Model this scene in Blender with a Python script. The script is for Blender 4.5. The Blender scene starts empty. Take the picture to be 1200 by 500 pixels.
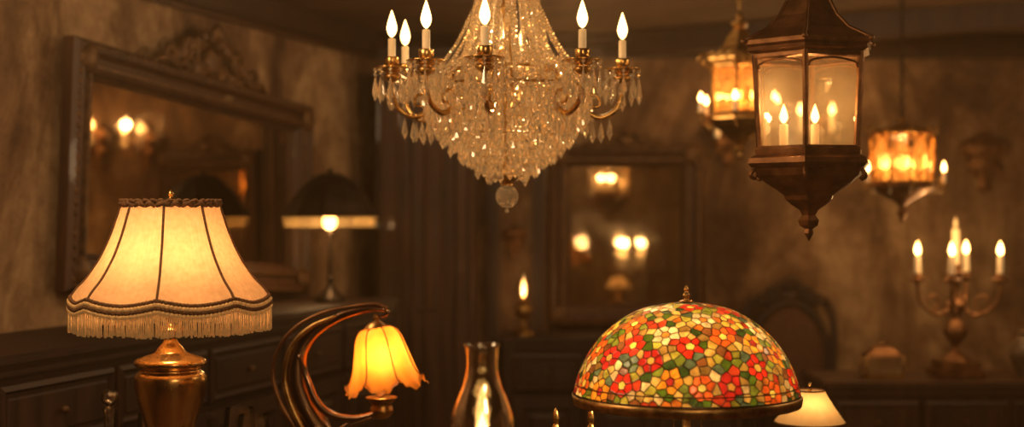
import bpy, math, random
import numpy as np
from mathutils import Vector, Matrix
import bmesh
random.seed(7); rng=np.random.RandomState(5)
pi=math.pi; sin=math.sin; cos=math.cos
EYE=1.5; CEIL=2.32; TBL=0.80
# ------------------------------------------------------------------ materials
MATS={}
def newmat(name):
    m=bpy.data.materials.new(name); m.use_nodes=True
    nt=m.node_tree; nt.nodes.clear(); MATS[name]=m
    o=nt.nodes.new('ShaderNodeOutputMaterial')
    return m,nt,o
def N(nt,t,**kw):
    n=nt.nodes.new(t)
    for k,v in kw.items():
        if k in n.inputs: n.inputs[k].default_value=v
        else: setattr(n,k,v)
    return n
def ramp(nt,stops):
    r=nt.nodes.new('ShaderNodeValToRGB'); e=r.color_ramp.elements
    while len(e)<len(stops): e.new(0.5)
    for i,(p,c) in enumerate(stops):
        e[i].position=p; e[i].color=(c[0],c[1],c[2],1)
    return r
def surf(name,c1,c2,scale=6,rough=0.6,metal=0,bump=0.1,stretch=(1,1,1),detail=6,lo=.35,hi=.65,rough2=None,emit=None,coat=0):
    m,nt,o=newmat(name); L=nt.links.new
    tc=N(nt,'ShaderNodeTexCoord'); mp=N(nt,'ShaderNodeMapping'); mp.inputs['Scale'].default_value=stretch
    L(tc.outputs['Object'],mp.inputs['Vector'])
    no=N(nt,'ShaderNodeTexNoise',Scale=scale,Detail=detail,Roughness=.6); L(mp.outputs[0],no.inputs['Vector'])
    r=ramp(nt,[(lo,c1),(hi,c2)]); L(no.outputs['Fac'],r.inputs[0])
    p=N(nt,'ShaderNodeBsdfPrincipled',Roughness=rough,Metallic=metal)
    if coat: p.inputs['Coat Weight'].default_value=coat
    L(r.outputs[0],p.inputs['Base Color'])
    if rough2 is not None:
        mr=N(nt,'ShaderNodeMapRange'); mr.inputs['To Min'].default_value=rough; mr.inputs['To Max'].default_value=rough2
        L(no.outputs['Fac'],mr.inputs['Value']); L(mr.outputs[0],p.inputs['Roughness'])
    if bump:
        b=N(nt,'ShaderNodeBump',Strength=bump,Distance=.01); L(no.outputs['Fac'],b.inputs['Height']); L(b.outputs[0],p.inputs['Normal'])
    if emit:
        p.inputs['Emission Color'].default_value=(*emit[0],1); p.inputs['Emission Strength'].default_value=emit[1]
    L(p.outputs[0],o.inputs[0]); return m
surf('wood',(.034,.013,.005),(.10,.038,.014),scale=5,rough=.42,bump=.08,stretch=(6,6,.6),rough2=.6,coat=.1)
surf('wood_dark',(.018,.007,.003),(.05,.019,.008),scale=5,rough=.45,bump=.08,stretch=(5,5,.7),rough2=.65)
surf('gilt_wood',(.06,.028,.010),(.20,.095,.033),scale=30,rough=.4,metal=.35,bump=.3,rough2=.6)
surf('brass',(.55,.31,.09),(.75,.47,.17),scale=14,rough=.17,metal=1,bump=.04,rough2=.35)
surf('brass_old',(.28,.15,.045),(.6,.36,.12),scale=40,rough=.28,metal=1,bump=.15,rough2=.5)
surf('copper_old',(.15,.065,.028),(.36,.17,.07),scale=22,rough=.35,metal=.9,bump=.2,rough2=.6)
surf('bronze_shiny',(.16,.085,.05),(.42,.26,.16),scale=10,rough=.14,metal=1,bump=.03,rough2=.3)
surf('iron_dark',(.015,.010,.007),(.05,.03,.018),scale=20,rough=.4,metal=.7,bump=.1)
surf('candle_wax',(.6,.42,.2),(.8,.6,.33),scale=10,rough=.5,bump=0,emit=((1,.6,.25),.2))
surf('trim_brown',(.11,.045,.016),(.26,.12,.042),scale=260,rough=.8,bump=.6)
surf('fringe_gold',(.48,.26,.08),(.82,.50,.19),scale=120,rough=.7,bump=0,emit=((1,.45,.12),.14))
surf('upholstery',(.07,.03,.018),(.13,.06,.03),scale=40,rough=.9,bump=.2)
surf('ceramic',(.08,.05,.03),(.2,.13,.08),scale=9,rough=.3,bump=.05)
surf('ceiling_mat',(.09,.045,.02),(.19,.10,.046),scale=2.2,rough=.9,bump=.3)
surf('floor_mat',(.03,.014,.007),(.08,.04,.02),scale=3,rough=.4,bump=.1,stretch=(8,.7,1))
# plaster with stains
def plaster(name,a,b,c):
    m,nt,o=newmat(name); L=nt.links.new
    tc=N(nt,'ShaderNodeTexCoord')
    mp=N(nt,'ShaderNodeMapping'); mp.inputs['Scale'].default_value=(1,1,.45); L(tc.outputs['Object'],mp.inputs[0])
    n1=N(nt,'ShaderNodeTexNoise',Scale=2.1,Detail=8,Roughness=.68,Distortion=.8); L(mp.outputs[0],n1.inputs['Vector'])
    n2=N(nt,'ShaderNodeTexNoise',Scale=9,Detail=8,Roughness=.7); L(tc.outputs['Object'],n2.inputs['Vector'])
    r=ramp(nt,[(.38,a),(.5,b),(.60,c)]); L(n1.outputs['Fac'],r.inputs[0])
    r2=ramp(nt,[(.36,(.45,.36,.28)),(.6,(1,1,1))]); L(n2.outputs['Fac'],r2.inputs[0])
    mx=N(nt,'ShaderNodeMix',data_type='RGBA',blend_type='MULTIPLY'); mx.inputs[0].default_value=.85
    L(r.outputs[0],mx.inputs[6]); L(r2.outputs[0],mx.inputs[7])
    p=N(nt,'ShaderNodeBsdfPrincipled',Roughness=.85); L(mx.outputs[2],p.inputs['Base Color'])
    b_=N(nt,'ShaderNodeBump',Strength=.35,Distance=.02); L(n2.outputs['Fac'],b_.inputs['Height']); L(b_.outputs[0],p.inputs['Normal'])
    L(p.outputs[0],o.inputs[0])
plaster('plaster',(.10,.048,.021),(.26,.145,.07),(.50,.33,.18))
# emissive flame
def emis(name,col,s):
    m,nt,o=newmat(name); e=N(nt,'ShaderNodeEmission',Color=(*col,1),Strength=s); nt.links.new(e.outputs[0],o.inputs[0])
emis('flame',(1,.56,.18),8); emis('flame_soft',(1,.56,.18),8); emis('flame_hot',(1,.50,.14),20)
# thin glass: transparent + fresnel gloss
def thin(name,tint,gl=.35,milk=0,milkcol=(1,.7,.4),rough=.04,em=0):
    m,nt,o=newmat(name); L=nt.links.new
    t=N(nt,'ShaderNodeBsdfTransparent',Color=(*tint,1)); g=N(nt,'ShaderNodeBsdfGlossy',Color=(1,.95,.85,1),Roughness=rough)
    lw=N(nt,'ShaderNodeFresnel',IOR=1.5); mu=N(nt,'ShaderNodeMath',operation='MULTIPLY_ADD'); mu.inputs[1].default_value=1; mu.inputs[2].default_value=gl*.12
    mu.use_clamp=True
    L(lw.outputs[0],mu.inputs[0])
    mx=N(nt,'ShaderNodeMixShader'); L(mu.outputs[0],mx.inputs[0]); L(t.outputs[0],mx.inputs[1]); L(g.outputs[0],mx.inputs[2])
    out=mx
    if milk:
        tr=N(nt,'ShaderNodeBsdfTranslucent',Color=(*milkcol,1)); df=N(nt,'ShaderNodeBsdfDiffuse',Color=(*milkcol,1))
        m2=N(nt,'ShaderNodeMixShader'); m2.inputs[0].default_value=.5; L(tr.outputs[0],m2.inputs[1]); L(df.outputs[0],m2.inputs[2])
        last=m2
        if em:
            e=N(nt,'ShaderNodeEmission',Color=(1,.42,.09,1),Strength=em); ad=N(nt,'ShaderNodeAddShader'); L(m2.outputs[0],ad.inputs[0]); L(e.outputs[0],ad.inputs[1]); last=ad
        tc=N(nt,'ShaderNodeTexCoord'); no=N(nt,'ShaderNodeTexNoise',Scale=14,Detail=4); L(tc.outputs['Object'],no.inputs['Vector'])
        mr=N(nt,'ShaderNodeMapRange'); mr.inputs['From Min'].default_value=.3; mr.inputs['From Max'].default_value=.7
        mr.inputs['To Min'].default_value=milk*.4; mr.inputs['To Max'].default_value=min(1,milk*1.6); L(no.outputs['Fac'],mr.inputs['Value'])
        m3=N(nt,'ShaderNodeMixShader'); L(mr.outputs[0],m3.inputs[0]); L(mx.outputs[0],m3.inputs[1]); L(last.outputs[0],m3.inputs[2]); out=m3
    L(out.outputs[0],o.inputs[0])
thin('glass_clear',(.99,.97,.93),gl=1.1)
thin('glass_lantern',(.97,.92,.82),gl=.8,milk=.13,milkcol=(.9,.72,.45))
thin('glass_amber',(.95,.68,.32),gl=.6,milk=.2,milkcol=(.85,.48,.16),em=.12)
# crystal
m,nt,o=newmat('crystal'); L=nt.links.new
p=N(nt,'ShaderNodeBsdfPrincipled',Roughness=.03,IOR=1.6); p.inputs['Base Color'].default_value=(.99,.82,.55,1)
p.inputs['Transmission Weight'].default_value=.88; p.inputs['Emission Color'].default_value=(1,.55,.22,1); p.inputs['Emission Strength'].default_value=.03  # faint warm glow put into the crystal itself
L(p.outputs[0],o.inputs[0])
# fabric shade & tulip
def shade(name,c1,c2,em,emc,scale,stretch,tr=.6,gloss=.0):
    m,nt,o=newmat(name); L=nt.links.new
    tc=N(nt,'ShaderNodeTexCoord'); mp=N(nt,'ShaderNodeMapping'); mp.inputs['Scale'].default_value=stretch; L(tc.outputs['Object'],mp.inputs[0])
    no=N(nt,'ShaderNodeTexNoise',Scale=scale,Detail=5); L(mp.outputs[0],no.inputs['Vector'])
    r=ramp(nt,[(.3,c1),(.7,c2)]); L(no.outputs['Fac'],r.inputs[0])
    p=N(nt,'ShaderNodeBsdfPrincipled',Roughness=.35 if gloss else .8); L(r.outputs[0],p.inputs['Base Color'])
    p.inputs['Emission Color'].default_value=(*emc,1); p.inputs['Emission Strength'].default_value=em  # small warm self-glow added on top of the bulb's light
    t=N(nt,'ShaderNodeBsdfTranslucent'); L(r.outputs[0],t.inputs['Color'])
    mx=N(nt,'ShaderNodeMixShader'); mx.inputs[0].default_value=tr; L(p.outputs[0],mx.inputs[1]); L(t.outputs[0],mx.inputs[2]); L(mx.outputs[0],o.inputs[0])
shade('linen_shade',(.74,.46,.23),(.86,.58,.32),.10,(1,.42,.14),90,(1,1,1))
shade('tulip_glass',(.85,.24,.025),(.97,.42,.07),.40,(1,.24,.02),30,(1,1,.4),tr=.65,gloss=1)
shade('cream_shade',(.9,.6,.27),(.95,.70,.36),.12,(1,.5,.16),50,(1,1,.3))
# mirror
m,nt,o=newmat('mirror_glass'); L=nt.links.new
tc=N(nt,'ShaderNodeTexCoord'); no=N(nt,'ShaderNodeTexNoise',Scale=4,Detail=9,Roughness=.75); L(tc.outputs['Object'],no.inputs['Vector'])
r=ramp(nt,[(.3,(.36,.26,.16)),(.55,(.68,.55,.39))]); L(no.outputs['Fac'],r.inputs[0])
r2=ramp(nt,[(.3,(.16,.16,.16)),(.5,(.03,.03,.03))]); L(no.outputs['Fac'],r2.inputs[0])
p=N(nt,'ShaderNodeBsdfPrincipled',Metallic=1.0); L(r.outputs[0],p.inputs['Base Color']); L(r2.outputs[0],p.inputs['Roughness']); L(p.outputs[0],o.inputs[0])
# stained glass from mesh attributes
m,nt,o=newmat('stained_glass'); L=nt.links.new
at=N(nt,'ShaderNodeAttribute',attribute_name='tile'); al=N(nt,'ShaderNodeAttribute',attribute_name='lead')
tc=N(nt,'ShaderNodeTexCoord'); no=N(nt,'ShaderNodeTexNoise',Scale=70,Detail=4); L(tc.outputs['Object'],no.inputs['Vector'])
rr=ramp(nt,[(.3,(.45,.4,.35)),(.7,(1.0,1.0,1.0))]); L(no.outputs['Fac'],rr.inputs[0])
mc=N(nt,'ShaderNodeMix',data_type='RGBA',blend_type='MULTIPLY'); mc.inputs[0].default_value=1; L(at.outputs['Color'],mc.inputs[6]); L(rr.outputs[0],mc.inputs[7])
p=N(nt,'ShaderNodeBsdfPrincipled',Roughness=.18); L(mc.outputs[2],p.inputs['Base Color']); L(mc.outputs[2],p.inputs['Emission Color']); p.inputs['Emission Strength'].default_value=.15  # tile colour also glows faintly, standing in for backlight
t=N(nt,'ShaderNodeBsdfTranslucent'); L(mc.outputs[2],t.inputs['Color'])
mx=N(nt,'ShaderNodeMixShader'); mx.inputs[0].default_value=.5; L(p.outputs[0],mx.inputs[1]); L(t.outputs[0],mx.inputs[2])
ld=N(nt,'ShaderNodeBsdfPrincipled',Roughness=.35,Metallic=.8); ld.inputs['Base Color'].default_value=(.06,.035,.016,1)
m2=N(nt,'ShaderNodeMixShader'); L(al.outputs['Fac'],m2.inputs[0]); L(mx.outputs[0],m2.inputs[1]); L(ld.outputs[0],m2.inputs[2]); L(m2.outputs[0],o.inputs[0])

# ------------------------------------------------------------------ mesh builder
def cr(pts,n):
    P=np.array(pts,float); P=np.vstack([2*P[0]-P[1],P,2*P[-1]-P[-2]]); out=[]
    for i in range(1,len(P)-2):
        for j in range(n):
            t=j/n; a,b,c,d=P[i-1],P[i],P[i+1],P[i+2]
            out.append(.5*((2*b)+(c-a)*t+(2*a-5*b+4*c-d)*t*t+(3*b-a-3*c+d)*t**3))
    out.append(P[-2]); return out
class MB:
    def __init__(s): s.v=[];s.f=[];s.m=[];s.sm=[];s.slots=[]
    def add(s,v,f,mat,smooth=True):
        if mat not in s.slots: s.slots.append(mat)
        mi=s.slots.index(mat); o=len(s.v); s.v.extend([tuple(map(float,p)) for p in v])
        for q in f: s.f.append(tuple(o+i for i in q)); s.m.append(mi); s.sm.append(smooth)
    def lathe(s,prof,mat,seg=32,c=(0,0,0),smooth=True,phase=0,rf=None,zf=None,sy=1):
        v=[];f=[];n=len(prof)
        for i,(r,z) in enumerate(prof):
            t=i/(n-1)
            for j in range(seg):
                th=phase+2*pi*j/seg; R=max(r,1e-5)*(rf(th,t) if rf else 1); zz=z+(zf(th,t) if zf else 0)
                v.append((c[0]+R*sin(th),c[1]-R*cos(th)*sy,c[2]+zz))
        for i in range(n-1):
            for j in range(seg):
                k=(j+1)%seg; f.append((i*seg+j,i*seg+k,(i+1)*seg+k,(i+1)*seg+j))
        s.add(v,f,mat,smooth)
    def tube(s,pts,r,mat,seg=8,closed=False,smooth=True):
        pts=[Vector(p) for p in pts]; n=len(pts)
        if not hasattr(r,'__len__'): r=[r]*n
        elif len(r)!=n:
            r=list(np.interp(np.linspace(0,1,n),np.linspace(0,1,len(r)),r))
        v=[];f=[]; up=None
        for i,p in enumerate(pts):
            if closed: T=pts[(i+1)%n]-pts[i-1]
            else: T=pts[min(i+1,n-1)]-pts[max(i-1,0)]
            if T.length<1e-9: T=Vector((0,0,1))
            T.normalize()
            if up is None:
                up=Vector((0,0,1)) if abs(T.z)<.9 else Vector((1,0,0))
            up=(up-T*up.dot(T))
            if up.length<1e-6: up=T.orthogonal()
            up.normalize(); b=T.cross(up)
            for j in range(seg):
                a=2*pi*j/seg; v.append(p+(up*cos(a)+b*sin(a))*r[i])
        for i in range(n if closed else n-1):
            i2=(i+1)%n
            for j in range(seg):
                k=(j+1)%seg; f.append((i*seg+j,i*seg+k,i2*seg+k,i2*seg+j))
        if not closed: f.append(tuple(range(seg))[::-1]); f.append(tuple((n-1)*seg+j for j in range(seg)))
        s.add(v,f,mat,smooth)
    def ring(s,R,r,z,mat,seg=48,c=(0,0),sy=1): s.tube([(c[0]+R*sin(a),c[1]-R*cos(a)*sy,z) for a in np.linspace(0,2*pi,seg,endpoint=False)],r,mat,closed=True)
    def box(s,c,d,mat,M=None,bev=0):
        x,y,z=[q/2 for q in d]; bb=min(bev,x*.9,y*.9,z*.9)
        if bb>0:
            v=[];f=[]
            bm=bmesh.new(); bmesh.ops.create_cube(bm,size=1)
            for q in bm.verts: q.co=Vector((q.co.x*2*x,q.co.y*2*y,q.co.z*2*z))
            bmesh.ops.bevel(bm,geom=bm.edges[:],offset=bb,segments=2,affect='EDGES')
            bm.verts.index_update(); v=[q.co.copy() for q in bm.verts]; f=[tuple(w.index for w in q.verts) for q in bm.faces]; bm.free()
        else:
            v=[Vector((i*x,j*y,k*z)) for i in(-1,1) for j in(-1,1) for k in(-1,1)]
            f=[(0,1,3,2),(4,6,7,5),(0,4,5,1),(2,3,7,6),(0,2,6,4),(1,5,7,3)]
        if M: v=[M@q for q in v]
        s.add([(q.x+c[0],q.y+c[1],q.z+c[2]) for q in v],f,mat,False)
    def sph(s,c,r,mat,seg=16,sc=(1,1,1),smooth=True):
        v=[];f=[];h=max(4,seg//2)
        for i in range(h+1):
            a=pi*i/h
            for j in range(seg):
                b=2*pi*j/seg; v.append((c[0]+r*sc[0]*max(sin(a),1e-4)*sin(b),c[1]-r*sc[1]*max(sin(a),1e-4)*cos(b),c[2]+r*sc[2]*cos(a)))
        for i in range(h):
            for j in range(seg): k=(j+1)%seg; f.append((i*seg+j,(i+1)*seg+j,(i+1)*seg+k,i*seg+k))
        s.add(v,f,mat,smooth)
    def bead(s,c,r,mat='crystal'):
        a=random.random()*2; x,y,z=c
        v=[(x,y,z+r)]+[(x+r*cos(a+i*pi/2.5),y+r*sin(a+i*pi/2.5),z) for i in range(5)]+[(x,y,z-r)]
        f=[(0,1+i,1+(i+1)%5) for i in range(5)]+[(6,1+(i+1)%5,1+i) for i in range(5)]
        s.add(v,f,mat,False)
    def drop(s,c,w,h,mat='crystal'):   # hangs down from c
        a=random.random()*2; x,y,z=c; n=6
        v=[(x,y,z)]+[(x+.55*w*cos(a+i*pi/3),y+.55*w*sin(a+i*pi/3),z-h*.3) for i in range(n)]+[(x+w*cos(a+i*pi/3),y+w*sin(a+i*pi/3),z-h*.68) for i in range(n)]+[(x,y,z-h)]
        f=[(0,1+i,1+(i+1)%n) for i in range(n)]+[(1+i,7+i,7+(i+1)%n,1+(i+1)%n) for i in range(n)]+[(13,7+(i+1)%n,7+i) for i in range(n)]
        s.add(v,f,mat,False)
    def flame(s,c,r,h,mat='flame'):
        s.lathe([(r*a,h*b) for a,b in cr([(0,0),(.6,.1),(1,.32),(.8,.55),(.4,.8),(.12,.95),(0,1)],3)],mat,12,c)
    def candle(s,c,h,r,fh,fr,mat='flame'):
        s.lathe([(r,0),(r,h*.97),(r*.8,h),(0,h)],'candle_wax',12,c)
        s.tube([(c[0],c[1],c[2]+h),(c[0],c[1],c[2]+h+fh*.15)],r*.12,'iron_dark',5)
        s.flame((c[0],c[1],c[2]+h+fh*.03),fr,fh,mat)
    def chain(s,x,y,z0,z1,mat,R=.012,r=.0025):
        z=z0;i=0
        while z<z1-.001:
            e=Vector((1,0,0)) if i%2 else Vector((0,1,0))
            s.tube([Vector((x,y,z+R))+e*(R*.6*cos(a))+Vector((0,0,R*1.15*sin(a))) for a in np.linspace(0,2*pi,12,endpoint=False)],r,mat,6,closed=True)
            z+=R*1.75; i+=1
    def frame(s,w,h,prof,mat,c=(0,0,0)):  # prof: (inset from outer edge, y) ; front is -Y
        v=[];f=[]
        for a,y in prof:
            x=w/2-a; z=h/2-a
            v+= [(c[0]-x,c[1]+y,c[2]-z),(c[0]+x,c[1]+y,c[2]-z),(c[0]+x,c[1]+y,c[2]+z),(c[0]-x,c[1]+y,c[2]+z)]
        for i in range(len(prof)-1):
            for j in range(4): k=(j+1)%4; f.append((i*4+j,i*4+k,(i+1)*4+k,(i+1)*4+j))
        s.add(v,f,mat,False)
    def scroll(s,c,R,turns,dirx,mat,r,a0=0,flat=1):
        pts=[]
        for i in range(28):
            t=i/27; a=a0+turns*2*pi*t; q=R*(1-.82*t); pts.append((c[0]+dirx*q*cos(a),c[1]-.01*t*flat,c[2]+q*sin(a)))
        s.tube(pts,[r,r*1.2,r*.9,r*.6],mat,7)
    def build(s,name,loc=(0,0,0),rot=(0,0,0),recalc=True):
        me=bpy.data.meshes.new(name); me.from_pydata(s.v,[],s.f)
        for n in s.slots: me.materials.append(MATS[n])
        me.polygons.foreach_set('material_index',s.m); me.polygons.foreach_set('use_smooth',s.sm); me.update()
        if recalc:
            bm=bmesh.new(); bm.from_mesh(me); bmesh.ops.recalc_face_normals(bm,faces=bm.faces[:]); bm.to_mesh(me); bm.free()
        ob=bpy.data.objects.new(name,me); bpy.context.collection.objects.link(ob); ob.location=loc; ob.rotation_euler=rot
        return ob
def light(name,parent,loc,W,r=.03,col=(1,.58,.23)):
    l=bpy.data.lights.new(name,'POINT'); l.energy=W; l.shadow_soft_size=r; l.color=col
    o=bpy.data.objects.new(name,l); bpy.context.collection.objects.link(o); o.location=loc
    if parent: o.parent=parent
    return o

# ------------------------------------------------------------------ room
AW=math.atan2(.955,.298)        # heading of the left wall
UW=Vector((.298,.955,0)); NW=Vector((.955,-.298,0))
CORN=Vector((-.624,6.5,0))
def wallp(s,off=0): # s metres from the corner along left wall
    return CORN-UW*s+NW*off
b=MB(); L_=9.2
b.box((0,.05,CEIL/2),(L_,.1,CEIL),'plaster'); p=wallp(L_/2-.1); b.build('wall_left',(p.x,p.y,0),(0,0,AW))
b=MB(); b.box((1.0,6.55,CEIL/2),(3.6,.1,CEIL),'plaster'); b.build('wall_back')
b=MB(); b.box((2.8,2.1,CEIL/2),(.1,9,CEIL),'plaster'); b.build('wall_right')
b=MB(); b.box((-.5,-2.35,CEIL/2),(6.8,.1,CEIL),'plaster'); b.build('wall_front')
b=MB(); b.box((-.5,2.1,-.05),(6.8,9,.1),'floor_mat'); b.build('floor')
b=MB(); b.box((-.5,2.1,CEIL+.05),(6.8,9,.1),'ceiling_mat'); b.build('ceiling')
b=MB(); b.tube([(-.62,6.47,CEIL-.03),(2.75,6.47,CEIL-.03)],.035,'wood_dark',8); b.box((1.06,6.485,CEIL-.09),(3.36,.03,.05),'wood_dark'); b.build('trim_1')
b=MB(); b.box((0,-.02,CEIL-.05),(8.6,.05,.1),'wood_dark',bev=.012); b.box((0,-.012,CEIL-.115),(8.6,.024,.02),'wood',bev=.005); p=wallp(4.33); b.build('trim_2',(p.x,p.y,0),(0,0,AW))
b=MB(); b.box((0,0,0),(3.1,.14,.10),'wood_dark',bev=.01); b.build('trim_3',(1.42,5.90,CEIL-.05),(0,0,math.atan2(-.89,1.37)))
b=MB(); b.box((1.06,6.485,.07),(3.36,.03,.14),'wood_dark',bev=.006); b.build('baseboard_back')

def cabinet(name,w,d,h,nd,loc,rz=0,mat='wood',drawer=.18,top=.03):
    b=MB(); b.box((0,0,.05),(w-.04,d-.04,.1),mat,bev=.008); b.box((0,.005,h/2+.04),(w-.03,d-.04,h-.12),mat,bev=.006)
    b.box((0,0,h-top/2),(w,d,top),mat,bev=.01); b.box((0,0,h-top-.012),(w-.02,d-.015,.024),mat,bev=.006)
    yf=-(d/2-.015); pw=(w-.08)/nd
    for i in range(nd):
        x=-w/2+.04+pw*(i+.5); zt=h-.06
        if drawer:
            b.frame(pw-.02,drawer-.02,[(0,0),(0,-.012),(.012,-.018),(.02,-.008),(.03,-.008),(.036,-.014)],mat,(x,yf,zt-drawer/2))
            b.box((x,yf-.007,zt-drawer/2),(pw-.09,.014,drawer-.09),mat); b.sph((x,yf-.025,zt-drawer/2),.010,'gilt_wood',10)
        hh=zt-drawer-.14; zc=.13+hh/2
        b.frame(pw-.02,hh,[(0,0),(0,-.014),(.05,-.016),(.06,-.004),(.075,-.004),(.09,-.012)],mat,(x,yf,zc))
        b.box((x,yf-.005,zc),(pw-.2,.014,hh-.18),mat); b.sph((x+pw*.38*(1 if i%2==0 else -1),yf-.03,zc),.010,'gilt_wood',10)
        for sx in(-1,1):
            if (i==0 and sx<0) or sx>0:
                b.lathe([(r*.018,z*hh) for r,z in [(1,0),(1.2,.03),(.7,.05),(.9,.3),(.7,.5),(.9,.7),(.7,.95),(1.2,.97),(1,1)]],mat,10,(x+sx*pw/2,yf-.008,.13))
    return b.build(name,loc,(0,0,rz))
p=wallp(2.05,.225); cabinet('mantel_sideboard',2.5,.43,1.17,5,(p.x,p.y,0),AW,'wood_dark')
cabinet('wooden_armoire',.46,.34,2.13,2,(-.37,6.31,0),0,'wood',drawer=0)
cabinet('console_cabinet',1.03,.42,.97,3,(.465,6.27,0),0,'wood_dark')
cabinet('sideboard',1.40,.44,.87,4,(1.86,5.52,0),0,'wood')
# pilasters between armoire and mirror
b=MB()
for x in(-.085,.12):
    b.box((x,6.475,1.1),(.06,.045,2.1),'wood',bev=.008); b.box((x,6.465,1.1),(.03,.05,1.9),'wood_dark',bev=.01); b.box((x,6.465,2.12),(.09,.06,.06),'wood',bev=.01)
b.build('trim_4')

# foreground table
b=MB(); b.box((0,0,TBL-.02),(2.06,1.5,.04),'wood',bev=.012); b.box((0,0,TBL-.09),(1.9,1.34,.1),'wood',bev=.005)
for sx in(-1,1):
    for sy in(-1,1):
        b.lathe(cr([(.03,0),(.04,.03),(.025,.08),(.035,.2),(.045,.4),(.028,.52),(.045,.58),(.045,.7)],4),'wood',16,(sx*.9,sy*.62,0))
b.build('display_table',(.03,2.86,0))

# ------------------------------------------------------------------ ornate mirrors
def crest(b,x,z,w,h,mat='gilt_wood',y=-.04):
    for s_ in(-1,1):
        b.scroll((x+s_*w*.20,y,z+h*.35),h*.33,1.4,s_,mat,h*.07,a0=-pi/2)
        b.scroll((x+s_*w*.37,y,z+h*.2),h*.22,1.3,-s_,mat,h*.05,a0=-pi/2)
        b.tube(cr([(x+s_*w*.5,y,z),(x+s_*w*.42,y-.01,z+h*.12),(x+s_*w*.3,y-.01,z+h*.08),(x+s_*w*.15,y,z+h*.5),(x+s_*w*.05,y,z+h*.75)],6),[h*.03,h*.08,h*.06,h*.09,h*.05],mat,7)
        for q in range(6):
            a=.3+q*.32; b.sph((x+s_*w*(.06+.06*q),y,z+h*(.72-.12*q)),h*.15,mat,8,(1.2*cos(a)+.6,.5,1.2))
        for q in range(4): b.sph((x+s_*w*(.1+.1*q),y+.008,z+h*.12),h*.2,mat,8,(1.5,.4,1.1-.15*q))
    for q in range(7):
        a=pi*(q+.5)/7; b.sph((x+cos(a)*h*.22,y-.015,z+h*.62+sin(a)*h*.25),h*.13,mat,8,(abs(cos(a))*.6+.5,.5,abs(sin(a))*.9+.4))
    b.sph((x,y-.02,z+h*.6),h*.14,mat,10); b.sph((x,y,z+h*.3),h*.3,mat,12,(1.2,.35,1))
def mirror(name,w,h,fw,loc,rot,cw,ch,mat='wood_dark'):
    b=MB()
    b.frame(w,h,[(0,.0),(0,-.035),(.012,-.05),(fw*.3,-.055),(fw*.42,-.035),(fw*.6,-.03),(fw*.72,-.045),(fw*.82,-.04),(fw*.9,-.02),(fw,-.012)],mat)
    b.frame(w-fw*1.2,h-fw*1.2,[(0,-.03),(.004,-.047),(.012,-.047),(.016,-.03)],'gilt_wood')
    # egg-and-dart carving along the moulding
    for (L2,vert) in((w-.04,0),(h-.04,1)):
        n=int(L2/.032)
        for i in range(n):
            q=-L2/2+L2*(i+.5)/n
            for sd in(-1,1):
                if vert: b.sph((sd*(w/2-.018),-.048,q),.012,'gilt_wood',6,(.8,.7,1.2))
                else: b.sph((q,-.048,sd*(h/2-.018)),.012,'gilt_wood',6,(1.2,.7,.8))
    b.box((0,-.005,0),(w-fw*1.9,.01,h-fw*1.9),'mirror_glass')
    for sx in(-1,1):
        for sz in(-1,1):
            b.sph((sx*(w/2-fw*.5),-.045,sz*(h/2-fw*.5)),fw*.42,'gilt_wood',12,(1,.5,1))
    crest(b,0,h/2-.01,cw,ch,'gilt_wood')
    return b.build(name,loc,rot)
sC=1.22*1.341; p=wallp(sC,.03)
mirror('ornate_wall_mirror',1.62,.75,.115,(p.x,p.y,1.60),(math.radians(0),math.radians(3.4),AW),.8,.19,'wood')
mirror('ornate_wall_mirror',.70,.82,.10,(.515,6.475,1.40),(0,0,0),.42,.10,'wood')

# ------------------------------------------------------------------ fringed lamp
k=.0018; Y0=638
def Z(y): return (Y0-y)*k
b=MB()
prof=[(5,372),(5,380),(13,382),(18,386),(16,391),(8,395),(9,401),(15,408),(19,413),(30,417),(40,421),(42,426),(38,430),(35,433),(40,438),(42,446),(40,462),(34,482),(27,505),(20,530),(15,555),(14,568),(22,574),(20,580),(34,596),(48,612),(54,625),(54,638),(0,638)]
b.lathe([(r*k,max(0,Z(y))) for r,y in cr(prof,4)],'brass',40)
b.tube([(0,0,Z(375)),(0,0,Z(232))],.004,'brass_old',8)
ph=math.radians(6)
def flat(th,t=0): return 1-.05*sin(4*(th-ph))**2
def fold(th,t=0): return flat(th)*(1+.0030*cos(96*th)*(1.3-t))
def droop(th): return abs(sin(4*(th-ph)))
shp=cr([(55,239),(60,254),(68,277),(79,301),(94,324),(107,338),(114,348)],6)
shp=[(r*k,Z(y)) for r,y in shp]
def shz(th,t): return -droop(th)*.012*max(0,(t-.6)/.4)+ .006*(1-droop(th))*max(0,1-t*8)
b.lathe(shp,'linen_shade',576,rf=fold,zf=shz)
for i in range(8):
    th=ph+i*pi/4; b.tube([( (r+.002)*sin(th),-(r+.002)*cos(th),z) for r,z in shp],.0027,'trim_brown',6)
def band(r,z,dz,rad,mat,n=256,amp=0,fr=0,up=0):
    b.tube([((r+amp*sin(fr*t))*flat(t)*sin(t),-(r+amp*sin(fr*t))*flat(t)*cos(t),z-dz*droop(t)+up*sin(fr*t)) for t in np.linspace(0,2*pi,n,endpoint=False)],rad,mat,6,closed=True)
band(55.5*k,Z(240),-.0,.006,'trim_brown',amp=.003,fr=24,up=.003); band(56*k,Z(236),-.0,.004,'trim_brown',amp=.003,fr=36,up=.002)
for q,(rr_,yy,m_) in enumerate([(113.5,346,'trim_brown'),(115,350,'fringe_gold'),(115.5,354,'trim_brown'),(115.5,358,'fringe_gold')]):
    band(rr_*k,Z(yy),.012,.0042,m_,n=720,amp=.0016,fr=160,up=.0016)
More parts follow.
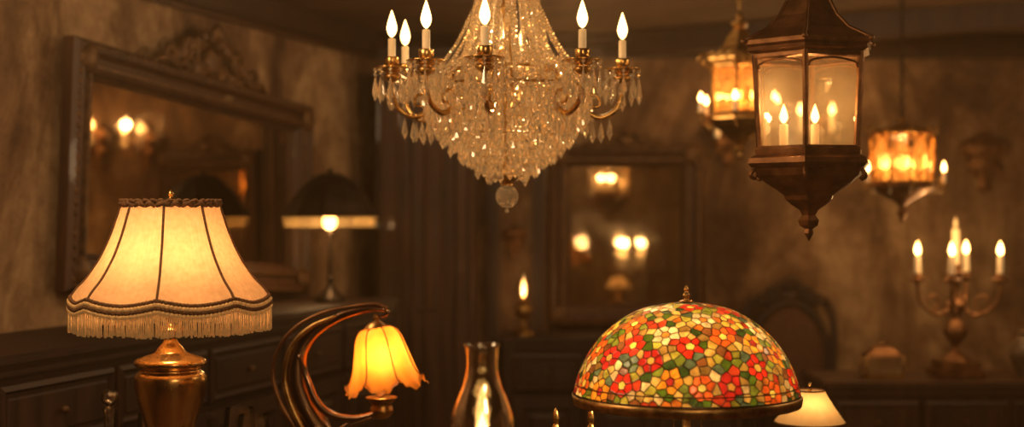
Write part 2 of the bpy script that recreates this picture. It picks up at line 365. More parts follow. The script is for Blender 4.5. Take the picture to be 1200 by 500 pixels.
for i in range(330):
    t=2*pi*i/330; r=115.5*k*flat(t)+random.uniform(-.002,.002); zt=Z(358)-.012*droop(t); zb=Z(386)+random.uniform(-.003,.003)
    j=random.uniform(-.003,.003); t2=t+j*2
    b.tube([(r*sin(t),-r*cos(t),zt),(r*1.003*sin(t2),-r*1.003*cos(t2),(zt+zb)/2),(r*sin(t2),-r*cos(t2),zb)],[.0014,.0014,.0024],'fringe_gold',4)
b.lathe(cr([(1.5*k,Z(236)),(5*k,Z(234)),(2*k,Z(231)),(3.5*k,Z(227)),(0,Z(222))],4),'brass',14)
for i in range(3):
    a=i*2*pi/3; b.tube([(0,0,Z(240)),(54*k*sin(a),-54*k*cos(a),Z(240))],.0015,'brass_old',5)
b.sph((0,0,Z(330)),.022,'flame_soft',14,(1,1,1.3))
lp=b.build('fringed_table_lamp',(-.72,3.0,TBL+.002)); light('bulb_light',lp,(0,-.03,Z(316)),2.1,.025,(1,.56,.25))

# ------------------------------------------------------------------ art nouveau arc lamp
k=.00156; Y0=698; X0=372
def Q(px,py,y=0): return ((px-X0)*k,y,(Y0-py)*k)
b=MB()
b.lathe([(r,max(0,z)) for r,z in cr([(0,0),(52*k,0),(54*k,6*k),(48*k,14*k),(36*k,22*k),(20*k,40*k),(14*k,60*k)],5)],'bronze_shiny',36)
main=cr([Q(372,640),Q(382,590),Q(392,545),Q(378,512),Q(358,478),Q(348,445),Q(352,412),Q(370,388),Q(400,371),Q(430,363),Q(452,363)],7)
b.tube(main,[14*k,13*k,12*k,15*k,17*k,15*k,11*k,8*k,5.5*k,4*k,3*k],'bronze_shiny',16)
b.tube(cr([Q(366,600,-.01),Q(372,545,-.012),Q(350,505,-.015),Q(330,472,-.01),Q(320,440,0),Q(326,410,0),Q(345,385,0),Q(375,368,0),Q(410,360,0),Q(440,357,0),Q(454,362,0)],7),[3*k,4*k,5*k,3.2*k,2.6*k,2.2*k,2*k,2*k,2*k,2.5*k,3*k],'copper_old',10)
b.tube(cr([Q(380,600,-.02),Q(384,550,-.026),Q(362,510,-.03),Q(342,470,-.02),Q(335,440,-.012),Q(342,408,-.01),Q(364,384,-.01),Q(395,370,-.006)],7),[3*k,4*k,4*k,3.6*k,3*k,2*k],'brass_old',10)
b.tube(cr([Q(352,415,-.02),Q(362,440,-.03),Q(374,468,-.034),Q(392,484,-.03),Q(418,488,-.02),Q(440,482,-.01),Q(452,470,0)],7),[1.5*k,4*k,5*k,5*k,4*k,3*k,2.5*k],'bronze_shiny',10)
b.tube(cr([Q(384,540,-.01),Q(400,505,-.015),Q(425,492,-.01),Q(445,486,0)],7),[5*k,5*k,4*k,2*k],'bronze_shiny',10)
bx=(447-X0)*k
b.lathe(cr([(0,(Y0-492)*k),(8*k,(Y0-490)*k),(14*k,(Y0-482)*k),(12*k,(Y0-474)*k),(17*k,(Y0-468)*k),(19*k,(Y0-466)*k),(16*k,(Y0-465)*k),(0,(Y0-466)*k)],4),'brass_old',20,(bx,0,0))
b.flame((bx,0,(Y0-466)*k),4*k,12*k,'bronze_shiny')
# hook + cap
hx=(441-X0)*k
b.tube(cr([Q(452,363),Q(455,367),Q(448,371),Q(441,370),Q(439,376)],5),2*k,'bronze_shiny',8)
b.lathe(cr([(2*k,(Y0-368)*k),(4*k,(Y0-372)*k),(3*k,(Y0-375)*k),(9*k,(Y0-379)*k),(14*k,(Y0-385)*k),(15*k,(Y0-390)*k)],4),'brass_old',20,(hx,0,0))
tp=cr([(9,383),(20,386),(27,396),(31,410),(35,425),(39,438),(44,448),(48,452)],6)
tp=[(r*k,(Y0-y)*k) for r,y in tp]
def tr(th,t): return 1+.06*(t**1.1)*abs(cos(3.5*th))*1.2-.04*t+.05*max(0,t-.8)*5*cos(14*th)*.6
def tz(th,t): return -(.010*max(0,(t-.6)/.4))*(2*abs(cos(3.5*th))-1)+.002*max(0,t-.85)/.15*sin(28*th)
TM=Matrix.Rotation(math.radians(-9),4,'Y')
b0=len(b.v)
b.lathe(tp,'tulip_glass',168,(0,0,0),rf=tr,zf=tz)
for i in range(7):
    th=(i+.5)*2*pi/7; b.tube([((r+.0006)*tr(th,j/(len(tp)-1))*sin(th),-(r+.0006)*tr(th,j/(len(tp)-1))*cos(th),z+tz(th,j/(len(tp)-1))) for j,(r,z) in enumerate(tp)],.0014,'copper_old',5)
pz=(Y0-383)*k
for i in range(b0,len(b.v)):
    q=TM@(Vector(b.v[i])-Vector((0,0,pz))); b.v[i]=(q.x+hx,q.y,q.z+pz)
b.sph((hx+.01,0,(Y0-418)*k),.014,'flame_soft',12,(1,1,1.4))
lp=b.build('art_nouveau_table_lamp',((X0-600)*k,2.6,TBL+.002)); light('bulb_light',lp,(hx+.01,-.02,(Y0-418)*k),.55,.010,(1,.60,.22))

# ------------------------------------------------------------------ oil lamp with glass chimney
def oil_lamp(loc,k,W,fl='flame',fy=552,fh=58):
    Y0=757; b=MB(); z=lambda y:max(0,(Y0-y)*k)
    b.lathe([(r*k,z(y)) for r,y in cr([(21,405),(19,409),(18,420),(18.5,436),(22.5,452),(29,468),(35,484),(37.5,500),(36,516),(29,535),(24,548),(23,560)],6)],'glass_clear',48)
    b.lathe([(r*k,z(y)) for r,y in cr([(20.2,405),(18.2,409),(17.2,420),(17.7,436),(21.7,452),(28.2,468),(34.2,484),(36.7,500),(35.2,516),(28.2,535),(23.2,548),(22,560)],6)],'glass_clear',48)
    b.ring(20.6*k,1.1*k,z(405),'glass_clear')
    b.lathe([(r*k,z(y)) for r,y in cr([(0,525+27),(6,526+27),(10,555),(20,558),(26,560),(27,563),(18,568),(16,576),(22,580),(42,596),(50,618),(44,640),(24,655),(12,668),(10,690),(16,700),(14,710),(34,730),(50,742),(52,757),(0,757)],4)],'brass_old',36)
    b.flame((0,0,z(fy)),11*k,fh*k,fl); b.sph((30*k,0,z(562)),5*k,'brass',10,(1.6,.5,1))
    lp=b.build('oil_lamp',loc); light('flame_light',lp,(0,0,z(520)),W,.01); return lp
oil_lamp((-.048,2.3,TBL+.002),.00138,.9,'flame',545,62)
oil_lamp((.05,6.16,.972),.00080,10,'flame_hot',545,80)

# ------------------------------------------------------------------ stained glass lamp
k=.00168; Y0=666; z=lambda y:max(0,(Y0-y)*k)
prof=cr([(10,355),(30,357.5),(55,364),(80,378),(103,399),(119,423),(128,445),(132,462)],30); prof=np.array([(r*k,z(y)) for r,y in prof])
seg=np.r_[0,np.cumsum(np.hypot(*(np.diff(prof,axis=0).T)))]; NR=240; NC=920
s_=np.linspace(0,seg[-1],NR); PR=np.interp(s_,seg,prof[:,0]); PZ=np.interp(s_,seg,prof[:,1])
def onsurf(th,s): r=np.interp(s,seg,prof[:,0]); return np.array([r*sin(th),-r*cos(th),np.interp(s,seg,prof[:,1])])
def samp():
    while True:
        s=rng.rand()*seg[-1]; r=np.interp(s,seg,prof[:,0])
        if rng.rand()<r/prof[-1,0]: return rng.rand()*2*pi,s
G=[(.09,.14,.012),(.17,.19,.02),(.32,.26,.03),(.05,.08,.014),(.5,.28,.045),(.62,.36,.08),(.24,.08,.02),(.74,.50,.2),(.10,.13,.06),(.5,.05,.015),(.6,.16,.02),(.38,.2,.04)]
FL=[((.60,.028,.010),(.8,.5,.08)),((.70,.11,.014),(.85,.6,.1)),((.80,.28,.02),(.4,.03,.02)),((.82,.50,.07),(.5,.08,.02)),((.42,.02,.012),(.7,.3,.05)),((.74,.54,.24),(.6,.2,.03))]
S=[];C=[];fc=[]
for _ in range(9000):
    th,s=samp(); p_=onsurf(th,s)
    if s<.02 or s>seg[-1]-.02: continue
    if all(np.linalg.norm(p_-q)>.054 for q in fc):
        fc.append(p_); low=s/seg[-1]
        fcol,cc=FL[rng.choice(6,p=[.30,.24,.14,.08,.20,.04] if low>.58 else [.12,.14,.22,.30,.08,.14])]
        S.append(p_);C.append(cc); r=max(np.interp(s,seg,prof[:,0]),.01); a0=rng.rand()*2; npet=rng.choice([5,6])
        for j in range(npet):
            a=a0+j*2*pi/npet; dd=rng.uniform(.0145,.0172); q=onsurf(th+dd*cos(a)/r,min(max(s+dd*sin(a),.002),seg[-1]-.004)); S.append(q); v_=rng.uniform(.75,1.2); C.append(tuple(c*v_ for c in fcol))
for _ in range(15000):
    th,s=samp(); p_=onsurf(th,s)
    if np.min(np.sum((np.array(S)-p_)**2,axis=1))>.0132**2:
        S.append(p_); g=G[rng.randint(len(G))]; v_=rng.uniform(.6,1.2); C.append(tuple(c*v_ for c in g))
S=np.array(S);C=np.array(C)
TH=np.linspace(0,2*pi,NC,endpoint=False)
V=np.stack([np.outer(PR,np.sin(TH)),-np.outer(PR,np.cos(TH)),np.repeat(PZ[:,None],NC,1)],-1).reshape(-1,3)
lead=np.zeros(len(V)); col=np.zeros((len(V),4)); col[:,3]=1
for i in range(0,len(V),4000):
    q=V[i:i+4000]; D=((q[:,None,:]-S[None])**2).sum(-1); idx=np.argpartition(D,1,axis=1)[:,:2]
    d=np.take_along_axis(D,idx,1); o_=np.argsort(d,1); idx=np.take_along_axis(idx,o_,1); d=np.take_along_axis(d,o_,1)
    e=(d[:,1]-d[:,0])/(2*np.linalg.norm(S[idx[:,0]]-S[idx[:,1]],axis=1)+1e-9)
    lead[i:i+4000]=np.clip((.0015-e)/.0006,0,1); col[i:i+4000,:3]=C[idx[:,0]]
Sx=np.repeat(s_,NC); lead=np.maximum(lead,(Sx<.004)|(Sx>seg[-1]-.004)); lead=np.maximum(lead,(np.abs(Sx-(seg[-1]-.02))<.0012))
nr=V.copy(); nr[:,2]=(nr[:,2]-PZ[-1])*1.4; nr/=np.linalg.norm(nr,axis=1)[:,None]; V=V+nr*(lead*.0009)[:,None]
me=bpy.data.meshes.new('dome_shade'); I=np.arange((NR-1)*NC).reshape(NR-1,NC); J=np.roll(I,-1,axis=1)
F=np.stack([I,I+NC,J+NC,J],-1).reshape(-1,4)
me.from_pydata(V.tolist(),[],F.tolist()); me.polygons.foreach_set('use_smooth',[True]*len(F))
a=me.attributes.new('tile','FLOAT_COLOR','POINT'); a.data.foreach_set('color',col.ravel())
a=me.attributes.new('lead','FLOAT','POINT'); a.data.foreach_set('value',lead.astype(float))
me.materials.append(MATS['stained_glass']); me.update()
dome=bpy.data.objects.new('dome_shade',me); bpy.context.collection.objects.link(dome)
b=MB()
b.lathe(cr([(11*k,z(356)),(8*k,z(353)),(3*k,z(351)),(4.5*k,z(346)),(2*k,z(342)),(3*k,z(339)),(0,z(334))],4),'brass',20)
b.tube([(0,0,z(354)),(0,0,z(480))],.005,'brass_old',8)
b.lathe([(131.5*k,z(461)),(134*k,z(462)),(134.5*k,z(466)),(133*k,z(473)),(131*k,z(473)),(131*k,z(464))],'brass_old',96)
b.lathe([(r*k,z(y)) for r,y in cr([(5,470),(10,476),(12,482),(6,486),(5,500),(9,506),(6,514),(8,560),(12,590),(16,610),(12,618),(30,635),(56,650),(62,660),(62,666),(0,666)],4)],'brass_old',36)
for sx in(-1,1):
    b.tube(cr([(0,0,z(478)),(sx*20*k,0,z(480)),(sx*34*k,0,z(462)),(sx*34*k,0,z(450))],5),.004,'brass_old',8); b.sph((sx*34*k,0,z(435)),.024,'flame_soft',12,(1,1,1.2))
    b.tube([(sx*16*k,-.02,z(480)),(sx*16*k,-.02,z(500))],.001,'brass',5); b.sph((sx*16*k,-.02,z(502)),.004,'brass',8)
tl=b.build('stained_glass_table_lamp',(.343,2.8,TBL+.002)); dome.parent=tl
light('bulb_light_1',tl,(-34*k,-.05,z(430)),2.9,.025,(1,.70,.36)); light('bulb_light_2',tl,(34*k,-.03,z(432)),2.0,.03,(1,.70,.36))

# small lamp
k=.00204; z=lambda y:max(0,(592-y)*k); b=MB()
b.lathe([(r*k,z(y)) for r,y in cr([(17,457),(20,463),(27,474),(35,486),(41,494)],4)],'cream_shade',64,rf=lambda t,u:1+.012*cos(32*t))
b.ring(17*k,.002,z(457),'trim_brown'); b.ring(41*k,.002,z(494),'trim_brown')
b.lathe([(r*k,z(y)) for r,y in cr([(2,456),(2,500),(8,506),(5,512),(12,525),(16,540),(10,560),(8,570),(22,582),(24,592),(0,592)],4)],'brass',24)
for i in range(3): a=i*2*pi/3; b.tube([(0,0,z(459)),(17*k*sin(a),-17*k*cos(a),z(459))],.0012,'brass_old',5)
b.sph((0,0,z(450)),.005,'brass',8)
sl=b.build('small_table_lamp',(.712,3.4,TBL+.002)); light('bulb_light',sl,(.0,-.02,z(478)),.22,.015)

# candlesticks
for x,h in((.086,.318),(.155,.318)):
    b=MB(); b.lathe([(r*.001,max(0,zz*h)) for r,zz in cr([(0,0),(32,0),(32,.03),(12,.08),(7,.15),(12,.25),(6,.32),(6,.6),(11,.66),(6,.72),(9,.85),(5,.9),(7,.93),(5,.97),(0,1.0)],4)],'brass',24); b.build('brass_candlestick',(x,2.8,TBL+.001))
# decanter and goblets
b=MB(); b.lathe([(r*.001,max(0,zz*.001)) for r,zz in cr([(0,0),(42,2),(46,20),(44,90),(36,130),(16,165),(12,200),(14,250),(18,262),(12,262)],5)],'glass_clear',32); b.sph((0,0,.285),.02,'glass_clear',12); b.lathe([(0,.005),(.038,.006),(.041,.02),(.039,.085),(0,.086)],'ceramic',24); b.build('glass_decanter',(-.905,3.2,TBL+.001))
for x,y in((-.84,3.33),(-.60,3.3),(-.655,3.42)):
    b=MB(); b.lathe([(r*.001,max(0,zz*.001)) for r,zz in cr([(0,0),(32,2),(30,6),(5,12),(4,90),(8,110),(30,130),(38,165),(36,215),(34,232)],5)],'glass_clear',32); b.build('wine_goblet',(x,y,TBL+.001))

# ------------------------------------------------------------------ crystal chandelier
k=.00204; z=lambda y:(250-y)*k; b=MB()
b.chain(0,0,z(-38),CEIL-EYE-.03,'brass_old',.014,.003); b.lathe([(.0,CEIL-EYE-.045),(.02,CEIL-EYE-.04),(.055,CEIL-EYE-.015),(.06,CEIL-EYE)],'brass_old',24)
b.lathe(cr([(r*k,z(y)) for r,y in [(2,-38),(10,-34),(26,-28),(27,-22),(8,-18),(5,0),(9,10),(5,20),(5,50),(12,60),(16,72),(8,84),(10,96),(20,104),(16,116),(5,126),(4,190),(12,200),(16,206),(10,211),(4,214),(4,218)]],4),'brass_old',28)
b.ring(24*k,.004,z(-22),'brass_old'); b.ring(62*k,.005,z(82),'brass_old'); b.ring(90*k,.004,z(102),'brass_old')
for rr_,yy in((80,132),(62,158),(36,184)): b.ring(rr_*k,.0022,z(yy),'brass_old')
for i in range(6):
    a=i*pi/3; b.tube(cr([(5*k*sin(a),-5*k*cos(a),z(90)),(40*k*sin(a),-40*k*cos(a),z(78)),(62*k*sin(a),-62*k*cos(a),z(82)),(90*k*sin(a),-90*k*cos(a),z(102)),(80*k*sin(a),-80*k*cos(a),z(132)),(36*k*sin(a),-36*k*cos(a),z(184)),(12*k*sin(a),-12*k*cos(a),z(200))],4),.0024,'brass_old',6)
b.sph((0,0,z(230)),14*k,'crystal',14,smooth=False); b.lathe([(4*k,z(214)),(8*k,z(216)),(6*k,z(218))],'brass',16); b.drop((0,0,z(243)),3*k,7*k)
# upper bead curtains
for i in range(28):
    a=2*pi*i/28; pts=cr([(28,-24),(36,0),(42,30),(49,58),(60,80)],8)
    for r,y in pts:
        r*=k; b.bead((r*sin(a),-r*cos(a),z(y)),.0062)
for i in range(18):
    a=2*pi*i/18+.1
    for r,y in cr([(24,-20),(44,20),(60,52),(84,84),(94,98)],10): r*=k; b.bead((r*sin(a),-r*cos(a),z(y)),.0060)
# tiers of drops
for r,y,h in((44,60,22),(62,78,22),(78,90,22),(92,100,22),(96,111,21),(94,122,21),(89,132,21),(82,142,21),(74,152,21),(65,162,20),(55,171,20),(45,180,19),(34,189,19),(23,197,18)):
    n=int(2*pi*r/8.2)
    for i in range(n):
        a=2*pi*(i+random.random()*.5)/n; rr_=r*k*random.uniform(.95,1.03)
        c=(rr_*sin(a),-rr_*cos(a),z(y-8+random.uniform(-2,2))); b.bead(c,.0062); b.bead((c[0],c[1],c[2]-.012),.0055); b.drop((c[0],c[1],c[2]-.017),.0080,h*k*random.uniform(.75,1.15))
angs=[math.radians(q) for q in(-10,38,88,-41,-80,-114,172)]
R=135*k; tips=[]
for a in angs:
    sa,ca=sin(a),-cos(a); P3=lambda r,y:(r*k*sa,r*k*ca,z(y))
    b.tube(cr([P3(16,102),P3(42,92),P3(66,100),P3(84,122),P3(106,138),P3(126,130),P3(135,110),P3(135,92)],6),[.007,.006,.005,.006,.007,.006,.005,.005],'brass',10)
    b.tube(cr([P3(84,122),P3(94,112),P3(106,114),P3(108,124),P3(100,126)],5),[.005,.004,.003,.004],'brass',7)
    b.tube(cr([P3(60,97),P3(76,88),P3(90,92),P3(90,102)],5),[.004,.003,.004],'brass',7)
    c=(R*sa,R*ca,0)
    b.lathe(cr([(r*k,z(y)) for r,y in [(3,98),(8,95),(10,91),(6,88),(12,86),(20,83),(21,81),(14,82),(6,81),(8,77),(8,70),(6,69)]],3),'brass',24,c,rf=lambda t,u:1+.04*cos(12*t))
    b.candle((c[0],c[1],z(76)),28*k,4.4*k,32*k,6.0*k,'flame')
    for j in range(10):
        t=2*pi*j/10; q=(c[0]+20*k*sin(t),c[1]-20*k*cos(t),z(85)); b.bead(q,.0052); b.bead((q[0],q[1],q[2]-.010),.0048); b.drop((q[0],q[1],q[2]-.015),.0078,random.uniform(22,34)*k)
    b.bead((c[0],c[1],z(101)),.007); b.drop((c[0],c[1],z(104)),.009,28*k)
    for rr_,yy in((66,104),(84,126),(92,134),(100,140),(110,140),(120,136)):
        q=P3(rr_,yy); b.bead(q,.006); b.drop((q[0],q[1],q[2]-.006),.0080,26*k)
    for t in np.linspace(0,1,26):
        r=62+t*66; y=80+t*4+sin(pi*t)*22; q=P3(r,y); b.bead(q,.0054)
    tips.append(c)
sa_=sorted(angs)
for i in range(len(sa_)):
    a0=sa_[i]; a1=sa_[(i+1)%len(sa_)]+(2*pi if i==len(sa_)-1 else 0)
    n=int((a1-a0)*R/.0115)
    for t in np.linspace(0,1,n):
        a=a0+(a1-a0)*t; w=1-.12*sin(pi*t); b.bead((R*w*sin(a),-R*w*cos(a),z(88+24*sin(pi*t))),.0054)
ch=b.build('crystal_chandelier',(-.012,3.4,EYE))
for i,c in enumerate(tips): light('candle_light_%d'%(i+1),ch,(c[0],c[1],z(32)),2.4,.012,(1,.64,.30))
light('core_light_1',ch,(.03,-.02,z(130)),2.6,.012,(1,.64,.32)); light('core_light_2',ch,(-.02,.03,z(40)),2.2,.012,(1,.64,.32))  # bulbless points added inside to brighten the crystals

# ------------------------------------------------------------------ hexagonal hanging lantern
def hex_lantern(name,loc,k,glass,metal,W,ph0=-15,outer=0,inner=((-31,-8),(5,-10),(20,20)),fl='flame'):
    b=MB(); z=lambda y:(250-y)*k; P0=math.radians(ph0)
    def hexl(pr,mat=metal,n=1): b.lathe([(r*k,z(y)) for r,y in pr],mat,6,phase=P0,smooth=False)
    top=CEIL-loc[2]
    if z(-62)<top-.04: b.chain(0,0,z(-62),top-.02,metal,.016,.0035)
    b.lathe([(0,top-.03),(.05,top-.01),(.055,top)],metal,20)
    hexl([(0,-58),(6,-56),(10,-50),(6,-44),(8,-38),(20,-34),(22,-28),(14,-22),(20,-14),(28,2),(38,20),(54,36),(74,46),(80,50),(81,55),(77,58),(79,62),(70,66),(66,66),(66,62),(50,55),(0,30)])
    for i in range(6):
        a=P0+i*pi/3; a2=a+pi/3; S_,C_=sin(a),-cos(a); P3=lambda r,y:(r*k*S_,r*k*C_,z(y))
        b.tube([P3(20,-14),P3(28,2),P3(38,20),P3(54,36),P3(74,46),P3(82,50)],2.2*k,metal,6); b.sph(P3(83,51),3.5*k,metal,8)
        b.tube([P3(69,64),P3(63,180)],3.4*k,metal,6,smooth=False); b.tube([P3(71,64),P3(65,180)],1.6*k,metal,6)
        b.tube(cr([P3(63,190),P3(70,198),P3(74,206),P3(68,210)],4),[2.5*k,3*k,2*k],metal,6)
        def E(u,y): 
            R_=68-(y-70)*.058; return (R_*k*(sin(a)*(1-u)+sin(a2)*u)*1.01,-R_*k*(cos(a)*(1-u)+cos(a2)*u)*1.01,z(y))
        b.tube(cr([E(.05,84),E(.12,77),E(.5,73),E(.88,77),E(.95,84)],5),1.5*k,metal,6)
        if outer:
            for u in(.3,.5,.7): b.tube([E(u,76),E(u,174)],1.3*k,metal,5)
            for yy in(100,125,150): b.tube([E(.02,yy),E(.98,yy)],1.3*k,metal,5)
            b.tube([((82*S_*(1-u)+82*sin(a2)*u)*k,(82*C_*(1-u)-82*cos(a2)*u)*k,z(52-14*abs(sin(3*pi*u)))) for u in np.linspace(0,1,16)],2*k,metal,5)
    hexl([(70,62),(72,66),(72,70),(66,72),(64,70)]); hexl([(60,172),(66,172),(69,176),(68,182),(76,186),(78,192),(74,196),(70,198),(66,206),(56,214),(42,222),(32,229),(30,234),(22,240),(12,246),(9,252),(14,258),(12,264),(5,268),(6,273),(0,283)])
    hexl([(0,176),(64,176)])
    hexl([(67,70),(61,174)],glass)
    for i,(x,y) in enumerate(inner):
        b.candle((x*k,y*k,z(174)),28*k,5*k,23*k,5*k,fl); b.lathe([(3*k,z(176)),(9*k,z(173)),(10*k,z(171)),(6*k,z(171))],'brass_old',14,(x*k,y*k,0))
    if outer:
        for i in range(outer):
            a=math.radians(-75)+i*2*pi/outer; S_,C_=sin(a),-cos(a); P3=lambda r,y:(r*k*S_,r*k*C_,z(y))
            b.tube(cr([P3(60,196),P3(80,208),P3(96,200),P3(96,184)],5),3*k,'brass_old',7); c=P3(96,184)
            b.lathe([(3*k,0),(13*k,4*k),(14*k,7*k),(6*k,7*k)],'brass_old',14,c); b.candle((c[0],c[1],c[2]+5*k),26*k,5*k,24*k,6*k,fl)
            b.scroll((S_*80*k,C_*80*k,z(60)),22*k,1.2,1 if S_>0 else -1,'brass_old',3*k)
    ob=b.build(name,loc)
    for i,(x,y) in enumerate(inner): light('candle_light_%d'%(i+1),ob,(x*k,y*k,z(124)),W,.012)
    return ob
hex_lantern('hanging_lantern',(.668,3.2,EYE),.00192,'glass_lantern','copper_old',1.0,inner=((-31,-8),(5,-10)))
hex_lantern('hanging_lantern',(.80,5.0,1.74),.00152,'glass_amber','brass_old',1.3,outer=6,inner=((0,0),(28,-6)),fl='flame_hot')

# drum lantern
k=.00312; b=MB(); z=lambda y:(250-y)*k
b.chain(0,0,z(138),CEIL-EYE-.02,'iron_dark',.014,.003); b.lathe([(0,.79),(.05,.81),(.055,.82)],'iron_dark',20)
b.lathe(cr([(r*k,z(y)) for r,y in [(0,136),(3,138),(5,141),(3,144),(8,147),(22,149),(36,153),(38,157),(35,158)]],3),'brass_old',28,rf=lambda t,u:1+.03*cos(10*t)*u)
b.lathe([(37*k,z(156)),(35*k,z(214))],'glass_amber',10,smooth=False)
for i in range(10):
    a=i*pi/5; S_,C_=sin(a),-cos(a); P3=lambda r,y:(r*k*S_,r*k*C_,z(y))
    b.tube([P3(37.5,154),P3(35.5,216)],1.5*k,'copper_old',6); b.flame(P3(39,156),2.4*k,-.0+10*k,'brass_old')
    b.tube(cr([P3(35,216),P3(42,220),P3(43,212),P3(39,210)],4),1.2*k,'brass_old',6)
    b.drop(P3(37,218),1.8*k,11*k)
    a2=a+pi/5
    def E(u,y): R_=38-(y-156)*.034; return (R_*k*(sin(a)*(1-u)+sin(a2)*u),-R_*k*(cos(a)*(1-u)+cos(a2)*u),z(y))
    b.tube(cr([E(.05,176),E(.2,163),E(.5,158),E(.8,163),E(.95,176)],4),.9*k,'brass_old',5)
    b.tube(cr([E(.5,158),E(.25,172),E(.5,186),E(.75,172),E(.5,158)],4),.8*k,'brass_old',5)
    b.tube(cr([E(.05,196),E(.5,206),E(.95,196)],4),.8*k,'brass_old',5); b.tube([E(.5,186),E(.5,214)],.6*k,'brass_old',5)
b.ring(38*k,1.3*k,z(155),'brass_old'); b.ring(36.5*k,1.3*k,z(213),'brass_old')
b.lathe(cr([(r*k,z(y)) for r,y in [(34,213),(38,215),(38,219),(32,224),(22,230),(12,235),(5,240),(4,245),(7,249),(4,253),(3,257),(0,262)]],3),'copper_old',28)
for x,y in((-26,-14),(-12,16),(0,-26),(26,-12),(16,16)):
    b.candle((x*k,y*k,z(216)),17*k,2.6*k,14*k,2.8*k,'flame_hot')
for x in(-40,45):
    b.tube(cr([(x*.8*k,-.02,z(222)),(x*k,-.02,z(226)),(x*1.05*k,-.02,z(214))],5),1.2*k,'brass_old',6); b.candle((x*1.05*k,-.02,z(214)),12*k,2.4*k,13*k,2.6*k,'flame_hot')
dl=b.build('drum_lantern',(1.426,5.2,EYE)); light('candle_light_1',dl,(-.02,-.03,z(185)),1.6,.03); light('candle_light_2',dl,(.05,.03,z(185)),1.2,.03)

# candelabra
def candelabra(loc,k,W,arms=(-75,-22,62,149),fl='flame_hot',name='candelabra',tall=True,fs=1):
    b=MB(); z=lambda y:(438-y)*k
    b.box((0,0,z(434)),(56*k,56*k,8*k),'copper_old',bev=2*k); b.box((0,0,z(425)),(46*k,46*k,11*k),'copper_old',bev=2*k)
    b.lathe(cr([(r*k,z(y)) for r,y in [(20,420),(14,416),(6,410),(5,402),(11,394),(14,386),(11,378),(5,372),(4,366),(10,360),(12,354),(5,348),(4,335),(7,328),(4,322),(12,318),(12,316),(5,316),(6,308),(0,308)]],4),'copper_old',28)
    if tall: b.candle((0,0,z(312)),46*k,4.4*k,14*k,2.4*k,'candle_wax')
    for d in arms:
        a=math.radians(d); S_,C_=sin(a),-cos(a); P3=lambda r,y:(r*k*S_,r*k*C_,z(y))
        b.tube(cr([P3(5,356),P3(18,366),P3(32,364),P3(46,352),P3(50,336),P3(50,328)],5),[2.6*k,2.4*k,2*k,2.4*k,2*k],'copper_old',8)
        b.tube(cr([P3(30,364),P3(22,352),P3(30,344),P3(38,348),P3(34,354)],5),[2*k,1.6*k,1.2*k],'copper_old',7)
        c=P3(50,326); b.lathe(cr([(2*k,-4*k),(4*k,-2*k),(10*k,1*k),(10.5*k,3*k),(4*k,3*k),(5*k,8*k),(3*k,8*k)],3),'copper_old',18,c)
        b.candle((c[0],c[1],c[2]+5*k),24*k,3.6*k,16*k*fs,3.4*k*fs,fl)
    ob=b.build(name,loc)
    for i,d in enumerate(arms): a=math.radians(d); light('candle_light_%d'%(i+1),ob,(50*k*sin(a),-50*k*cos(a),z(276)),W,.012)
    return ob
candelabra((1.716,5.5,.874),.0033,1.7)
candelabra((.97,-1.0,.273),.0058,2,(-90,158,22,90),tall=False,fs=.55)  # unseen, added behind the camera for flames reflected in the back mirror
b=MB(); b.lathe([(r,max(0,z*.435)) for r,z in cr([(0,.62),(.28,.618),(.29,.605),(.27,.59),(.05,.58),(.03,.5),(.05,.35),(.03,.2),(.04,.1),(.2,.03),(.22,0),(0,0)],4)],'wood',40); b.build('pedestal_table',(.97,-1.0,0))

# dark dome lamp on mantel
k=.00318; b=MB(); z=lambda y:max(0,(353-y)*k)
b.lathe([(r*k,z(y)) for r,y in cr([(4,203),(12,204),(20,208),(32,218),(44,232),(52,246),(58,254)],4)],'iron_dark',10,smooth=False)
b.lathe([(57*k,z(253)),(54*k,z(266)),(53*k,z(266)),(56*k,z(254))],'glass_lantern',10,smooth=False)
b.lathe([(r*k,z(y)) for r,y in cr([(0,196),(2,198),(4,203)],3)],'iron_dark',12)
b.lathe([(r*k,z(y)) for r,y in cr([(3,205),(3,270),(6,274),(3,278),(3,320),(5,326),(3,332),(10,342),(17,348),(18,353),(0,353)],4)],'iron_dark',24)
b.sph((0,-.02,z(260)),.028,'flame_hot',14)
dlp=b.build('dome_table_lamp',(-.677,5.3,1.173)); light('bulb_light',dlp,(0,-.05,z(266)),3,.02)

# wall sconces
def sconce(loc,s,lit=0):
    b=MB(); m='copper_old'
    b.lathe(cr([(r*s,zz*s) for r,zz in [(0,.5),(.03,.47),(.02,.42),(.08,.36),(.2,.30),(.33,.2),(.30,.1),(.2,.0),(.24,-.1),(.12,-.22),(.08,-.32),(.1,-.38),(.03,-.45),(0,-.5)]],4),m,24,sy=.35,rf=lambda t,u:1+.07*cos(8*t))
    for sx in(-1,1): b.scroll((sx*.2*s,-.08*s,.12*s),.13*s,1.3,sx,m,.02*s); b.scroll((sx*.13*s,-.08*s,-.2*s),.09*s,1.2,-sx,m,.018*s)
    b.lathe([(.02*s,0),(.1*s,.04*s),(.11*s,.07*s),(.04*s,.07*s)],m,16,(0,-.2*s,-.02*s)); b.tube([(0,-.05*s,-.1*s),(0,-.15*s,-.1*s),(0,-.2*s,-.02*s)],.02*s,m,8)
    if lit:
        for sx in(-.22,.22): b.tube(cr([(0,-.1*s,-.1*s),(sx*.6*s,-.25*s,-.16*s),(sx*s,-.3*s,.0)],5),.018*s,m,7); b.candle((sx*s,-.3*s,0),.25*s,.04*s,.17*s,.04*s,'flame_hot')
    ob=b.build('wall_sconce',loc)
    if lit:
        light('candle_light',ob,(0,-.45*s,.4*s),lit,.02)
sconce((2.14,6.45,1.74),.32); sconce((.01,6.455,1.38),.17)
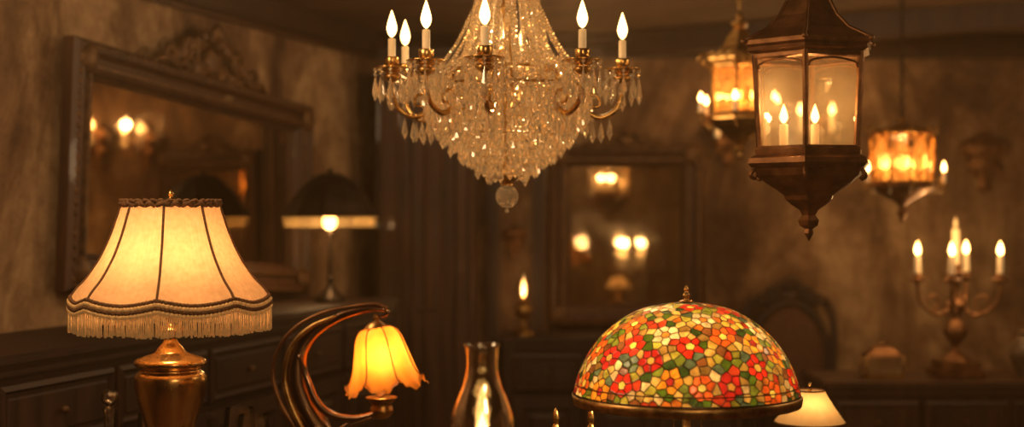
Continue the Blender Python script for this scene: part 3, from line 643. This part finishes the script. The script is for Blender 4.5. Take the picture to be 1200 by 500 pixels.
sconce((1.36,6.45,1.86),.32,2.4); sconce((.98,6.45,1.84),.28,1.6)  # lit pair added, hidden behind the lanterns, to glint in the left mirror

# chair, casket, jar
b=MB(); w=.44
b.box((0,0,.42),(w,.42,.06),'wood_dark',bev=.015); b.box((0,-.005,.475),(w-.05,.38,.08),'upholstery',bev=.03)
for sx in(-1,1):
    b.tube(cr([(sx*.2,-.19,.4),(sx*.21,-.21,.25),(sx*.19,-.19,.1),(sx*.2,-.21,0)],5),[.028,.022,.016,.02],'wood_dark',10)
    b.tube(cr([(sx*.19,.19,0),(sx*.19,.18,.4),(sx*.19,.19,.7),(sx*.2,.21,1.0),(sx*.16,.22,1.12)],5),[.02,.022,.018,.018,.02],'wood_dark',10)
    b.tube(cr([(sx*.19,.18,.72),(sx*.24,.05,.74),(sx*.24,-.1,.72),(sx*.22,-.14,.66),(sx*.2,-.13,.44)],5),[.014,.016,.02,.016],'wood_dark',10)
b.tube([(.17*cos(a),.2,.86+.24*sin(a)) for a in np.linspace(0,2*pi,36,endpoint=False)],.02,'wood_dark',8,closed=True)
b.sph((0,.2,.86),.16,'upholstery',20,(1,.2,1.4)); crest(b,0,1.09,.36,.13,'wood_dark',y=.2)
b.build('carved_armchair',(1.24,6.16,0))
b=MB(); b.box((0,0,.045),(.14,.10,.07),'glass_lantern',bev=.004); b.box((0,0,.006),(.15,.11,.012),'brass_old',bev=.003)
b.lathe([(.1,.08),(.094,.09),(.05,.115),(.0,.12)],'copper_old',4,phase=pi/4,smooth=False,sy=.7); b.sph((0,0,.125),.007,'brass',8)
for sx in(-1,1):
    for sy in(-1,1): b.tube([(sx*.07,sy*.05,0),(sx*.07,sy*.05,.085)],.004,'brass_old',6)
b.build('jewelry_casket',(1.42,5.46,.872))
b=MB(); b.lathe([(r,max(0,z)) for r,z in cr([(0,0),(.05,0),(.055,.01),(.08,.06),(.085,.1),(.06,.15),(.045,.16),(.055,.17),(.05,.175),(.02,.185),(.0,.2)],5)],'ceramic',32); b.build('ginger_jar',(2.0,5.47,.872))

# ------------------------------------------------------------------ room fill: points without fixtures, added to brighten the room
RC=(1,.65,.34)
light('room_fill_1',None,(.4,.9,2.12),24,.15,RC)
light('room_fill_2',None,(-.9,2.6,2.15),26,.15,RC)
light('room_fill_3',None,(1.9,3.6,2.2),17,.15,RC)
light('room_fill_4',None,(.2,4.9,2.2),13,.15,RC)
w=bpy.data.worlds.new('World'); bpy.context.scene.world=w; w.use_nodes=True
nt=w.node_tree
nt.nodes['Background'].inputs[0].default_value=(.05,.03,.015,1)
vs=nt.nodes.new('ShaderNodeVolumeScatter'); vs.inputs['Color'].default_value=(1,.68,.36,1); vs.inputs['Density'].default_value=.013; vs.inputs['Anisotropy'].default_value=.7
nt.links.new(vs.outputs[0],[n for n in nt.nodes if n.type=='OUTPUT_WORLD'][0].inputs['Volume'])
bpy.context.scene.view_settings.view_transform='Standard'
cam=bpy.data.cameras.new('Camera'); co=bpy.data.objects.new('Camera',cam); bpy.context.collection.objects.link(co)
co.location=(0,0,EYE); co.rotation_euler=(pi/2,0,0); cam.lens=50; cam.sensor_width=36
cam.dof.use_dof=True; cam.dof.focus_distance=2.95; cam.dof.aperture_fstop=1.8; cam.clip_end=50
bpy.context.scene.camera=co
